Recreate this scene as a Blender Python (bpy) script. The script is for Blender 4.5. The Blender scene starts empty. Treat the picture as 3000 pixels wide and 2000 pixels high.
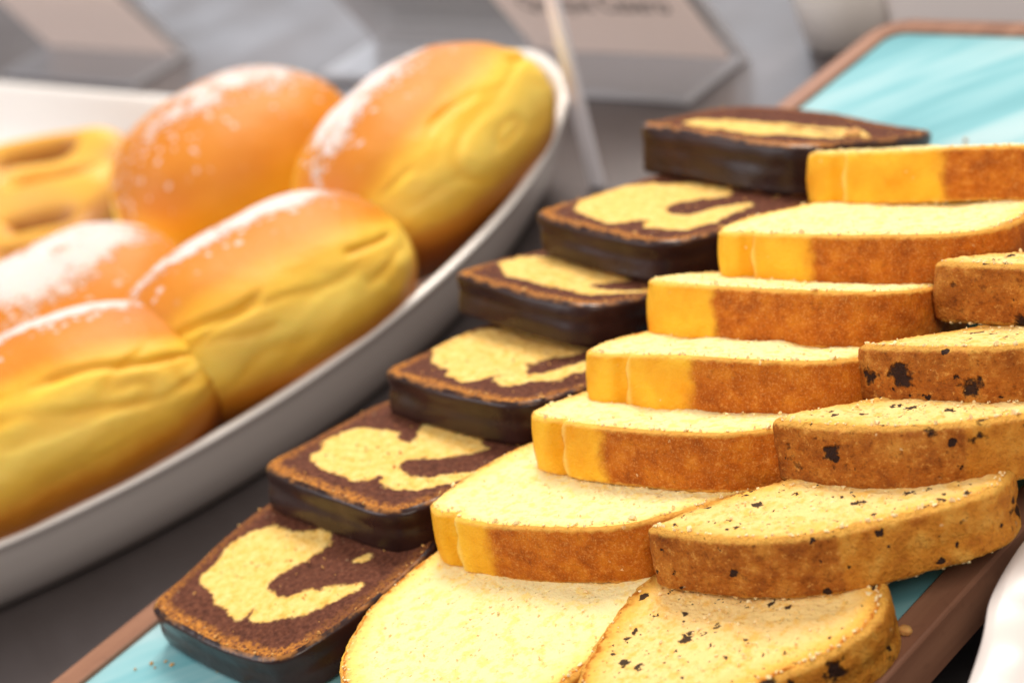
import bpy, math, random
import numpy as np
from mathutils import Matrix, Vector

SC = bpy.context.scene
COL = SC.collection
R = math.radians

# ------------------------------------------------------------------ noise
def _hash(ix, iy, iz, seed):
    h = (ix.astype(np.int64) * 374761393 + iy.astype(np.int64) * 668265263 + iz.astype(np.int64) * 2147483647 + seed * 974634777)
    h = (h ^ (h >> 13)) * 1274126177
    h = h & 0x7fffffff
    h = (h ^ (h >> 16)) & 0xffff
    return h / 65535.0

def vnoise(p, scale, seed=0):
    """value noise in [-1, 1] of points p (n x 3)"""
    q = p * scale
    i = np.floor(q); f = q - i; f = f * f * (3 - 2 * f)
    out = 0
    for dx in (0, 1):
        for dy in (0, 1):
            for dz in (0, 1):
                w = (f[:, 0] if dx else 1 - f[:, 0]) * (f[:, 1] if dy else 1 - f[:, 1]) * (f[:, 2] if dz else 1 - f[:, 2])
                out = out + w * _hash(i[:, 0] + dx, i[:, 1] + dy, i[:, 2] + dz, seed)
    return out * 2 - 1

def fbm(p, scale, oct=3, seed=0, gain=.5):
    a, t, n = 1.0, 0, 0
    for k in range(oct):
        t = t + a * vnoise(p, scale * 2.03 ** k, seed + 17 * k); n += a; a *= gain
    return t / n

def sstep(a, b, x):
    t = np.clip((x - a) / (b - a), 0, 1); return t * t * (3 - 2 * t)

# ------------------------------------------------------------------ object helpers
def mesh_obj(name, verts, faces, mat, parent=None, attrs=None, smooth=True):
    me = bpy.data.meshes.new(name)
    me.from_pydata([tuple(v) for v in verts] if not isinstance(verts, np.ndarray) else verts.tolist(), [], faces)
    if smooth:
        me.polygons.foreach_set('use_smooth', [True] * len(me.polygons))
    for k, a in (attrs or {}).items():
        at = me.attributes.new(k, 'FLOAT', 'POINT'); at.data.foreach_set('value', np.asarray(a, dtype=np.float32))
    me.materials.append(mat); me.update()
    o = bpy.data.objects.new(name, me); COL.objects.link(o)
    if parent: o.parent = parent
    return o

def tag(o, label=None, cat=None, group=None, kind=None):
    if label: o['label'] = label
    if cat: o['category'] = cat
    if group: o['group'] = group
    if kind: o['kind'] = kind
    return o

def empty(name, mat=None):
    o = bpy.data.objects.new(name, None); COL.objects.link(o); o.empty_display_size = .01
    if mat is not None: o.matrix_world = mat
    return o

def grid_faces(rows, n, closed=True, base=0, flip=False):
    f = []
    m = n if closed else n - 1
    for j in range(rows - 1):
        for i in range(m):
            a = base + j * n + i; b = base + j * n + (i + 1) % n
            q = (a, b, b + n, a + n)
            f.append(q[::-1] if flip else q)
    return f

def resample(poly, n, it=3, closed=True):
    p = np.array(poly, float)
    for _ in range(it):                                   # corner cutting
        nx = np.roll(p, -1, 0)
        p = np.stack([p * .75 + nx * .25, p * .25 + nx * .75], 1).reshape(-1, p.shape[1])
    q = np.vstack([p, p[:1]])
    d = np.r_[0, np.cumsum(np.linalg.norm(np.diff(q, axis=0), axis=1))]
    s = np.linspace(0, d[-1], n, endpoint=False)
    return np.stack([np.interp(s, d, q[:, k]) for k in range(p.shape[1])], 1)

def normals2(P):
    t = np.roll(P, -1, 0) - np.roll(P, 1, 0)
    t /= np.linalg.norm(t, axis=1)[:, None] + 1e-12
    return np.stack([t[:, 1], -t[:, 0]], 1)               # outward for a CCW loop

def box(x0, x1, y0, y1, z0, z1, bev=0.0, seg=3):
    """rounded box as (verts, faces) via bmesh"""
    import bmesh
    bm = bmesh.new(); bmesh.ops.create_cube(bm, size=1)
    for v in bm.verts:
        v.co = Vector(((x0 + x1) / 2 + v.co.x * (x1 - x0), (y0 + y1) / 2 + v.co.y * (y1 - y0), (z0 + z1) / 2 + v.co.z * (z1 - z0)))
    if bev: bmesh.ops.bevel(bm, geom=list(bm.edges), offset=bev, segments=seg, affect='EDGES', profile=.5)
    V = [tuple(v.co) for v in bm.verts]; bm.verts.index_update(); F = [tuple(v.index for v in f.verts) for f in bm.faces]
    bm.free(); return V, F

# ------------------------------------------------------------------ materials
class NT:
    def __init__(s, name):
        s.m = bpy.data.materials.new(name); s.m.use_nodes = True
        s.t = s.m.node_tree; s.b = s.t.nodes['Principled BSDF']; s.out = s.t.nodes['Material Output']
        tc = s.n('ShaderNodeTexCoord').outputs['Object']
        oi = s.n('ShaderNodeObjectInfo'); mu = s.n('ShaderNodeVectorMath', operation='MULTIPLY_ADD')
        s.t.links.new(oi.outputs['Random'], mu.inputs[0]); mu.inputs[1].default_value = (.9, 1.7, 1.3); s.t.links.new(tc, mu.inputs[2])
        s.co = mu.outputs[0]
    def n(s, typ, **kw):
        nd = s.t.nodes.new(typ)
        for k, v in kw.items(): setattr(nd, k, v)
        return nd
    def link(s, a, b): s.t.links.new(a, b)
    def setin(s, nd, **kw):
        for k, v in kw.items():
            i = nd.inputs[k.replace('_', ' ')] if not isinstance(k, int) else nd.inputs[k]
            if hasattr(v, 'is_output'): s.link(v, i)
            else: i.default_value = v
    def P(s, **kw): s.setin(s.b, **kw)
    def noise(s, scale, detail=3, rough=.5, co=None, dist=0):
        nd = s.n('ShaderNodeTexNoise'); s.setin(nd, Vector=co or s.co, Scale=scale, Detail=detail, Roughness=rough, Distortion=dist)
        return nd.outputs['Fac']
    def noisec(s, scale, detail=2, co=None):
        nd = s.n('ShaderNodeTexNoise'); s.setin(nd, Vector=co or s.co, Scale=scale, Detail=detail)
        return nd.outputs['Color']
    def vor(s, scale, co=None, feature='F1', rnd=1.0):
        nd = s.n('ShaderNodeTexVoronoi', feature=feature); s.setin(nd, Vector=co or s.co, Scale=scale, Randomness=rnd)
        return nd
    def attr(s, name): return s.n('ShaderNodeAttribute', attribute_name=name).outputs['Fac']
    def math(s, op, a, b=None, clamp=False):
        nd = s.n('ShaderNodeMath', operation=op, use_clamp=clamp)
        for i, v in enumerate((a, b)):
            if v is None: continue
            if hasattr(v, 'is_output'): s.link(v, nd.inputs[i])
            else: nd.inputs[i].default_value = v
        return nd.outputs[0]
    def map(s, v, a, b, c=0., d=1., smooth=True):
        nd = s.n('ShaderNodeMapRange', interpolation_type='SMOOTHSTEP' if smooth else 'LINEAR')
        s.link(v, nd.inputs[0])
        for i, q in enumerate((a, b, c, d)): nd.inputs[i + 1].default_value = q
        return nd.outputs[0]
    def ramp(s, v, stops, interp='LINEAR'):
        nd = s.n('ShaderNodeValToRGB'); s.link(v, nd.inputs[0]); cr = nd.color_ramp; cr.interpolation = interp
        while len(cr.elements) < len(stops): cr.elements.new(.5)
        for e, (p, c) in zip(cr.elements, stops): e.position = p; e.color = (*c, 1)
        return nd.outputs[0]
    def mix(s, f, a, b, mode='MIX'):
        nd = s.n('ShaderNodeMix', data_type='RGBA', blend_type=mode)
        for i, v in ((0, f), (6, a), (7, b)):
            if hasattr(v, 'is_output'): s.link(v, nd.inputs[i])
            else: nd.inputs[i].default_value = (*v, 1) if isinstance(v, tuple) else v
        return nd.outputs[2]
    def warp(s, scale, amt):
        c = s.noisec(scale)
        sub = s.n('ShaderNodeVectorMath', operation='SUBTRACT'); s.link(c, sub.inputs[0]); sub.inputs[1].default_value = (.5, .5, .5)
        sc = s.n('ShaderNodeVectorMath', operation='SCALE'); s.link(sub.outputs[0], sc.inputs[0]); sc.inputs['Scale'].default_value = amt
        ad = s.n('ShaderNodeVectorMath', operation='ADD'); s.link(s.co, ad.inputs[0]); s.link(sc.outputs[0], ad.inputs[1])
        return ad.outputs[0]
    def stretch(s, sc, rot=(0, 0, 0)):
        r0 = s.n('ShaderNodeMapping'); s.link(s.co, r0.inputs[0]); r0.inputs['Rotation'].default_value = rot
        nd = s.n('ShaderNodeMapping'); s.link(r0.outputs[0], nd.inputs[0]); nd.inputs['Scale'].default_value = sc
        return nd.outputs[0]
    def bump(s, h, strength=.5, dist=.0005, prev=None):
        nd = s.n('ShaderNodeBump'); s.link(h, nd.inputs['Height']); nd.inputs['Strength'].default_value = strength; nd.inputs['Distance'].default_value = dist
        if prev: s.link(prev, nd.inputs['Normal'])
        return nd.outputs[0]

def mat_sponge(name, pale, yellow, crust, chips=False):
    m = NT(name)
    e = m.attr('edge')
    e2 = m.math('ADD', e, m.math('MULTIPLY', m.math('SUBTRACT', m.noise(500, 3), .5), .0022))
    e3 = m.math('MULTIPLY', e2, 100)
    mid = tuple(.5 * a + .5 * b for a, b in zip(pale, yellow)); org = tuple(.6 * a + .4 * b for a, b in zip(yellow, crust))
    ca = m.ramp(e3, [(0.0, crust), (.05, crust), (.13, org), (.28, yellow), (.50, mid), (.95, pale)])
    cb = m.ramp(e3, [(0.0, yellow), (.03, yellow), (.12, mid), (.4, pale), (1, pale)])
    col = m.mix(m.attr('toast'), cb, ca)
    # uneven yellow patches and darker pores
    patch = m.map(m.noise(300, 4, .62), .46, .66)
    col = m.mix(m.math('MULTIPLY', patch, .80), col, yellow)
    v = m.vor(620, co=m.warp(700, .0012))
    pore = m.map(v.outputs['Distance'], .10, .34, 1., 0.)
    rnd = m.n('ShaderNodeSeparateColor'); m.link(v.outputs['Color'], rnd.inputs[0])
    pore = m.math('MULTIPLY', pore, m.map(rnd.outputs[0], .55, .8))
    col = m.mix(m.math('MULTIPLY', pore, .28), col, tuple(c * .6 for c in yellow))
    v9 = m.vor(300, co=m.warp(500, .002)); r9 = m.n('ShaderNodeSeparateColor'); m.link(v9.outputs['Color'], r9.inputs[0])
    col = m.mix(m.math('MULTIPLY', m.math('LESS_THAN', v9.outputs['Distance'], m.map(r9.outputs[0], .95, 1., 0., .26, False)), .45), col, (.62, .26, .04))
    if chips:
        w = m.warp(420, .0048)
        v2 = m.vor(185, co=w); r2 = m.n('ShaderNodeSeparateColor'); m.link(v2.outputs['Color'], r2.inputs[0])
        chip = m.map(m.math('SUBTRACT', v2.outputs['Distance'], m.map(r2.outputs[0], .50, 1., 0., .34, False)), .03, -.05)
        v3 = m.vor(520, co=w); r3 = m.n('ShaderNodeSeparateColor'); m.link(v3.outputs['Color'], r3.inputs[0])
        chip3 = m.map(m.math('SUBTRACT', v3.outputs['Distance'], m.map(r3.outputs[1], .74, 1., 0., .38, False)), .03, -.06)
        chip = m.math('MAXIMUM', chip, chip3)
        col = m.mix(m.math('MULTIPLY', chip, .95), col, (.022, .009, .011))
    h = m.math('ADD', m.noise(900, 5, .65), m.math('MULTIPLY', pore, -.8))
    m.P(Base_Color=col, Roughness=.85, Normal=m.bump(h, .65, .0009))
    m.b.inputs['Specular IOR Level'].default_value = .15
    m.b.inputs['Subsurface Weight'].default_value = .10
    m.b.inputs['Subsurface Radius'].default_value = (1, .55, .2); m.b.inputs['Subsurface Scale'].default_value = .003
    return m.m

def mat_crust(name, chips=False):
    m = NT(name)
    a = m.attr('yel'); z = m.attr('hz')
    a2 = m.math('ADD', a, m.math('MULTIPLY', m.math('SUBTRACT', m.noise(85, 5, .65), .5), .75))
    f = m.map(a2, .28, .72)
    brown = m.ramp(m.noise(160, 5, .62), [(.25, (.27, .052, .002)), (.5, (.48, .118, .005)), (.78, (.66, .22, .014))])
    brown = m.mix(m.map(m.noise(1700, 2), .5, .72, 0, .30), brown, (.85, .42, .12))
    yel = m.ramp(m.noise(70, 3), [(.3, (.82, .33, .008)), (.6, (.93, .50, .03))])
    yel = m.mix(m.attr('groove_shade'), yel, (.78, .34, .004)); yel = m.mix(m.attr('fold'), yel, (.97, .72, .22))  # crease shade and highlight line painted beside the paper fold
    if chips:
        brown = m.ramp(m.noise(140, 6, .65), [(.25, (.23, .052, .005)), (.5, (.45, .135, .014)), (.75, (.68, .29, .045))])
        yel = m.ramp(m.noise(140, 5, .6), [(.28, (.42, .115, .008)), (.5, (.66, .25, .025)), (.72, (.84, .43, .075))])
    gr_ = m.noise(520, 5, .75)
    brown = m.mix(m.map(gr_, .52, .68, 0, .65 if chips else .35), brown, (.13, .028, .002)); brown = m.mix(m.map(gr_, .46, .32, 0, .55 if chips else .30), brown, (.88, .44, .10))
    if chips: yel = m.mix(m.map(gr_, .52, .70, 0, .55), yel, (.26, .07, .006))
    col = m.mix(f, brown, yel)
    # pale line along the upper and lower cut edges
    edge = m.math('ADD', z, m.math('MULTIPLY', m.math('SUBTRACT', m.noise(450, 3), .5), .10))
    up = m.map(edge, .90, .975); lo = m.map(edge, .085, .02)
    col = m.mix(m.math('MULTIPLY', m.math('MAXIMUM', up, lo), .6), col, (.90, .50, .09))
    w = m.warp(500, .0025)
    if chips:
        v2 = m.vor(98, co=m.warp(330, .0065)); r2 = m.n('ShaderNodeSeparateColor'); m.link(v2.outputs['Color'], r2.inputs[0])
        chip = m.map(m.math('ADD', m.math('SUBTRACT', v2.outputs['Distance'], m.map(r2.outputs[0], .42, 1., 0., .36, False)), m.math('MULTIPLY', m.math('SUBTRACT', m.noise(900, 3, .7), .5), .22)), .04, -.08)
        v3 = m.vor(330, co=m.warp(500, .003)); r3 = m.n('ShaderNodeSeparateColor'); m.link(v3.outputs['Color'], r3.inputs[0])
        chip = m.math('MAXIMUM', chip, m.map(m.math('SUBTRACT', v3.outputs['Distance'], m.map(r3.outputs[1], .80, 1., 0., .40, False)), .03, -.06))
        col = m.mix(m.math('MULTIPLY', chip, .97), col, m.mix(m.noise(600, 2), (.006, .004, .005), (.040, .016, .012)))
    # clinging pale crumbs
    v = m.vor(430, co=w); r = m.n('ShaderNodeSeparateColor'); m.link(v.outputs['Color'], r.inputs[0])
    cr = m.math('MULTIPLY', m.math('LESS_THAN', v.outputs['Distance'], .22), m.math('GREATER_THAN', r.outputs[0], .955 if not chips else .90))
    cr = m.math('MULTIPLY', cr, m.map(m.noise(60, 2), .45, .6))
    col = m.mix(m.math('MULTIPLY', cr, .7), col, (.95, .66, .33))
    h = m.math('ADD', m.math('MULTIPLY', m.noise(1100, 4, .6), .8), m.math('MULTIPLY', cr, 1.2))
    hs = m.math('MULTIPLY', m.noise(230, 3), 1.2)
    nb = m.bump(m.math('ADD', h, m.math('ADD', hs, m.math('MULTIPLY', chip, -1.5)) if chips else hs), .8 if not chips else 1.0, .0009 if not chips else .0016)
    m.P(Base_Color=col, Roughness=m.map(f, 0, 1, .7, .5), Normal=nb)
    m.b.inputs['Specular IOR Level'].default_value = .18
    m.b.inputs['Subsurface Weight'].default_value = .08
    m.b.inputs['Subsurface Radius'].default_value = (1, .4, .1); m.b.inputs['Subsurface Scale'].default_value = .002
    return m.m

def mat_marble():
    m = NT('marbled sponge')
    e = m.attr('edge'); s = m.attr('swirl')
    s2 = m.math('ADD', s, m.math('MULTIPLY', m.math('SUBTRACT', m.noise(700, 5, .8), .5), 4.6))
    f = m.map(s2, -.75, .65)
    yel = m.ramp(m.noise(300, 5, .68), [(.28, (.66, .32, .05)), (.42, (.85, .52, .12)), (.58, (.90, .61, .20)), (.8, (.95, .72, .30))])
    coc = m.ramp(m.noise(620, 4, .7), [(.3, (.052, .014, .007)), (.55, (.135, .043, .022)), (.8, (.24, .09, .05))])
    col = m.mix(f, coc, yel)
    # thin toasted line near the coating
    e2 = m.math('ADD', m.math('MULTIPLY', e, 1000), m.math('MULTIPLY', m.math('SUBTRACT', m.noise(420, 5, .72), .5), 9.))
    rim = m.map(e2, 5.2, 1.8)
    side = m.attr('toast')
    rim = m.math('MULTIPLY', rim, m.math('MULTIPLY', side, m.map(m.noise(800, 4, .7), .38, .56)))
    col = m.mix(rim, col, m.mix(m.noise(700, 3), (.30, .09, .012), (.72, .30, .05)))
    v = m.vor(900); r = m.n('ShaderNodeSeparateColor'); m.link(v.outputs['Color'], r.inputs[0])
    sp = m.math('MULTIPLY', m.math('LESS_THAN', v.outputs['Distance'], .3), m.math('GREATER_THAN', r.outputs[0], .94))
    sp = m.math('MULTIPLY', sp, m.map(m.noise(90, 2), .5, .62))
    col = m.mix(m.math('MULTIPLY', sp, .6), col, (.55, .38, .22))
    pit = m.math('MULTIPLY', m.math('LESS_THAN', v.outputs['Distance'], .28), m.math('LESS_THAN', r.outputs[1], .06))
    col = m.mix(m.math('MULTIPLY', pit, .7), col, (.12, .04, .02))
    h = m.math('ADD', m.noise(850, 5, .65), m.math('MULTIPLY', pit, -1.0))
    m.P(Base_Color=col, Roughness=.85, Normal=m.bump(h, .85, .0007))
    m.b.inputs['Specular IOR Level'].default_value = .2
    m.b.inputs['Subsurface Weight'].default_value = .08
    m.b.inputs['Subsurface Radius'].default_value = (1, .5, .2); m.b.inputs['Subsurface Scale'].default_value = .002
    return m.m

def mat_chocolate():
    m = NT('chocolate coating')
    col = m.ramp(m.noise(70, 4, .6), [(.3, (.020, .0075, .006)), (.6, (.034, .013, .010)), (.85, (.055, .024, .018))])
    v = m.vor(800, co=m.warp(600, .001)); r = m.n('ShaderNodeSeparateColor'); m.link(v.outputs['Color'], r.inputs[0])
    dust = m.math('MULTIPLY', m.math('LESS_THAN', v.outputs['Distance'], .30), m.math('GREATER_THAN', r.outputs[0], .80))
    dust = m.math('MULTIPLY', dust, m.map(m.noise(38, 2), .60, .74))
    col = m.mix(m.math('MULTIPLY', dust, .5), col, (.45, .38, .36))
    z = m.attr('hz')
    ed = m.math('ADD', z, m.math('MULTIPLY', m.math('SUBTRACT', m.noise(300, 4, .7), .5), .16))
    edge = m.math('MULTIPLY', m.map(ed, .93, .99), m.map(m.noise(180, 3), .42, .6))
    low = m.math('MULTIPLY', m.map(ed, .06, .01), m.map(m.noise(140, 3), .5, .62))
    col = m.mix(m.math('MULTIPLY', m.math('MAXIMUM', edge, low), .8), col, (.42, .17, .04))
    h = m.math('ADD', m.math('MULTIPLY', m.noise(90, 2), .8), m.math('ADD', m.math('MULTIPLY', m.noise(700, 3), .18), m.math('MULTIPLY', dust, .5)))
    m.P(Base_Color=col, Roughness=m.map(m.noise(120, 3), .3, .7, .27, .36), Normal=m.bump(h, .28, .0006))
    m.b.inputs['Specular IOR Level'].default_value = .30
    return m.m

def mat_crumbs(name, c0, c1):
    m = NT(name)
    m.P(Base_Color=m.mix(m.noise(350, 3), c0, c1), Roughness=.85, Normal=m.bump(m.noise(1800, 3), .6, .0004))
    m.b.inputs['Subsurface Weight'].default_value = .15; m.b.inputs['Subsurface Scale'].default_value = .002
    return m.m

def mat_bun():
    m = NT('glazed bun')
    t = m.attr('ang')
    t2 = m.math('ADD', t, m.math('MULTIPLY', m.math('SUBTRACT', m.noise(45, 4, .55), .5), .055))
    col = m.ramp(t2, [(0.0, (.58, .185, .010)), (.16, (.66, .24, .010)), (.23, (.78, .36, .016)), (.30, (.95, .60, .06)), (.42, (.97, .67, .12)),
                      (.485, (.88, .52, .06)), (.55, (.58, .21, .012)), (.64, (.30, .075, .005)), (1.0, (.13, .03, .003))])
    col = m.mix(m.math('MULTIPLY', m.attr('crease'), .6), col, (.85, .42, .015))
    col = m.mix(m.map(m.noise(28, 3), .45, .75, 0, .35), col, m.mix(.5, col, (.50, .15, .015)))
    s = m.attr('sugar')
    n1 = m.noise(380, 6, .78); n2 = m.noise(60, 3, .5)
    sug = m.math('ADD', m.math('MULTIPLY', n1, .75), m.math('MULTIPLY', n2, .55))
    sm = m.map(m.math('ADD', sug, m.math('MULTIPLY', s, .46)), .96, 1.05)
    v = m.vor(230, co=m.warp(260, .004)); r = m.n('ShaderNodeSeparateColor'); m.link(v.outputs['Color'], r.inputs[0])
    sp = m.math('MULTIPLY', m.map(v.outputs['Distance'], .42, .28), m.map(m.math('ADD', r.outputs[0], m.math('MULTIPLY', s, .75)), .92, 1.02))
    sm = m.math('MAXIMUM', sm, m.math('MULTIPLY', sp, .75))
    sm = m.math('MULTIPLY', sm, m.map(s, .0, .18))
    col = m.mix(m.math('MULTIPLY', sm, .84), col, (.74, .69, .68))
    m.P(Base_Color=col, Roughness=m.map(sm, 0, 1, .52, .9), Normal=m.bump(m.math('ADD', m.noise(170, 6, .65), m.math('MULTIPLY', sm, .5)), .6, .0010))
    m.b.inputs['Specular IOR Level'].default_value = .35
    m.b.inputs['Subsurface Weight'].default_value = .28
    m.b.inputs['Subsurface Radius'].default_value = (1, .6, .2); m.b.inputs['Subsurface Scale'].default_value = .006
    return m.m

def mat_simple(name, col, rough=.4, **kw):
    m = NT(name); m.P(Base_Color=(*col, 1), Roughness=rough)
    for k, v in kw.items(): m.b.inputs[k.replace('_', ' ')].default_value = v
    return m

def mat_porcelain():
    m = NT('white porcelain')
    m.P(Base_Color=m.mix(m.noise(9, 3), (.86, .815, .77), (.90, .86, .82)), Roughness=.22, Normal=m.bump(m.noise(25, 2), .06, .002))
    m.b.inputs['Coat Weight'].default_value = .3; m.b.inputs['Coat Roughness'].default_value = .08
    return m.m

def mat_turquoise():
    m = NT('turquoise painted grain')
    co = m.stretch((4.2, 34, 8), (0, 0, R(-55)))
    a = m.noise(1.0, 4, .55, co=co, dist=.6)
    co2 = m.stretch((11, 95, 8), (0, 0, R(-52)))
    b = m.noise(1.0, 3, .6, co=co2, dist=.3)
    f = m.math('ADD', m.math('MULTIPLY', a, .75), m.math('MULTIPLY', b, .25))
    col = m.ramp(f, [(.34, (.10, .32, .37)), (.46, (.16, .41, .46)), (.54, (.25, .48, .52)), (.66, (.38, .55, .58))])
    m.P(Base_Color=col, Roughness=.55, Normal=m.bump(b, .12, .0003))
    m.b.inputs['Specular IOR Level'].default_value = .3
    return m.m

def mat_wood():
    m = NT('brown wood rim')
    co = m.stretch((60, 5, 60))
    col = m.ramp(m.noise(1.6, 5, .6, co=co), [(.3, (.20, .088, .052)), (.6, (.31, .15, .09)), (.85, (.40, .21, .13))])
    col = m.mix(m.map(m.noise(300, 3), .55, .8, 0, .25), col, (.10, .045, .03))
    m.P(Base_Color=col, Roughness=.5, Normal=m.bump(m.noise(3, 4, .6, co=co), .12, .0004))
    m.b.inputs['Specular IOR Level'].default_value = .35
    return m.m

def mat_table():
    m = NT('dark slate tabletop')
    co = m.stretch((3, 9, 3), (0, 0, R(20)))
    n = m.noise(2.2, 5, .6, co=co)
    col = m.ramp(n, [(.3, (.078, .064, .062)), (.6, (.105, .090, .090)), (.85, (.135, .118, .120))])
    m.P(Base_Color=col, Roughness=m.map(m.noise(14, 3), .3, .7, .28, .42), Normal=m.bump(m.noise(60, 3), .08, .001))
    m.b.inputs['Specular IOR Level'].default_value = .7
    return m.m

def mat_acrylic(edge=False, refl_haze=.34):
    m = NT('acrylic edge' if edge else 'clear acrylic')
    tr = m.n('ShaderNodeBsdfTransparent'); tr.inputs[0].default_value = (.97, .97, .98, 1)
    gl = m.n('ShaderNodeBsdfGlossy'); gl.inputs['Roughness'].default_value = .08
    df = m.n('ShaderNodeBsdfDiffuse'); df.inputs[0].default_value = (.92, .92, .97, 1)  # white diffuse stands in for reflections on the clear panes
    tl = m.n('ShaderNodeBsdfTranslucent'); tl.inputs[0].default_value = (.95, .91, .92, 1)
    fr = m.n('ShaderNodeFresnel'); fr.inputs[0].default_value = 1.4
    a = m.n('ShaderNodeAddShader'); 
    h = m.n('ShaderNodeMixShader'); h.inputs[0].default_value = .2 if edge else .5; m.link(df.outputs[0], h.inputs[1]); m.link(tl.outputs[0], h.inputs[2])
    b = m.n('ShaderNodeMixShader'); b.inputs[0].default_value = .85 if edge else refl_haze; m.link(tr.outputs[0], b.inputs[1]); m.link(h.outputs[0], b.inputs[2])
    c = m.n('ShaderNodeMixShader'); m.link(fr.outputs[0], c.inputs[0])
    if edge: m.t.links.remove(c.inputs[0].links[0]); c.inputs[0].default_value = .06  # light caught by the edges is painted as white diffuse
    m.link(b.outputs[0], c.inputs[1]); m.link(gl.outputs[0], c.inputs[2])
    m.link(c.outputs[0], m.out.inputs[0])
    return m.m

def mat_dish():
    m = NT('white glazed dish'); m.P(Base_Color=m.mix(m.noise(30, 3), (.60, .55, .52), (.68, .63, .60)), Roughness=.35); return m.m

M = dict(
    dish=mat_dish(),
    pound=mat_sponge('pale butter sponge', (.93, .77, .38), (.95, .66, .18), (.52, .16, .012)),
    chip=mat_sponge('flecked sponge', (.92, .64, .25), (.87, .48, .09), (.46, .14, .012), True),
    crust=mat_crust('baked crust'), chipcrust=mat_crust('flecked baked crust', True),
    marble=mat_marble(), choc=mat_chocolate(), bun=mat_bun(), porc=mat_porcelain(), teal=mat_turquoise(), wood=mat_wood(), table=mat_table(), acr=mat_acrylic(), acre=mat_acrylic(True), acrb=mat_acrylic(False, .62),
    crumb_y=mat_crumbs('yellow crumbs', (.90, .60, .22), (.97, .80, .48)), crumb_b=mat_crumbs('toasted crumbs', (.40, .16, .04), (.85, .48, .14)))

# ------------------------------------------------------------------ slices
def pose(x, y, z, yaw, tilt, roll=0):
    return Matrix.Translation((x, y, z)) @ Matrix.Rotation(R(yaw), 4, 'Z') @ Matrix.Rotation(R(roll), 4, 'Y') @ Matrix.Rotation(R(-tilt), 4, 'X')

def sdf_poly(p, poly):
    """signed distance (positive inside) of 2-D points to a closed polygon"""
    q = np.array(poly, float); n = len(q)
    d = np.full(len(p), 1e9); ins = np.zeros(len(p), bool)
    for i in range(n):
        a, b = q[i], q[(i + 1) % n]
        ab = b - a; t = np.clip(((p - a) @ ab) / (ab @ ab + 1e-12), 0, 1)
        d = np.minimum(d, np.linalg.norm(p - (a + t[:, None] * ab), axis=1))
        c = ((a[1] > p[:, 1]) != (b[1] > p[:, 1])) & (p[:, 0] < (b[0] - a[0]) * (p[:, 1] - a[1]) / (b[1] - a[1] + 1e-12) + a[0])
        ins ^= c
    return np.where(ins, d, -d)

def crumbs_mesh(pts, sizes, seed):
    """irregular little lumps at pts"""
    rs = np.random.RandomState(seed)
    t = (1 + 5 ** .5) / 2
    iv = np.array([(-1, t, 0), (1, t, 0), (-1, -t, 0), (1, -t, 0), (0, -1, t), (0, 1, t), (0, -1, -t), (0, 1, -t), (t, 0, -1), (t, 0, 1), (-t, 0, -1), (-t, 0, 1)]) / 1.9
    fc = [(0, 11, 5), (0, 5, 1), (0, 1, 7), (0, 7, 10), (0, 10, 11), (1, 5, 9), (5, 11, 4), (11, 10, 2), (10, 7, 6), (7, 1, 8), (3, 9, 4), (3, 4, 2), (3, 2, 6), (3, 6, 8), (3, 8, 9), (4, 9, 5), (2, 4, 11), (6, 2, 10), (8, 6, 7), (9, 8, 1)]
    V, F = [], []
    for p, s in zip(pts, sizes):
        b = len(V)
        w = iv * (1 + rs.uniform(-.5, .5, (12, 1))) * s * rs.uniform(.5, 1.5, 3)
        V += (w + np.array(p)).tolist(); F += [(a + b, c + b, d + b) for a, c, d in fc]
    return V, F

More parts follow.
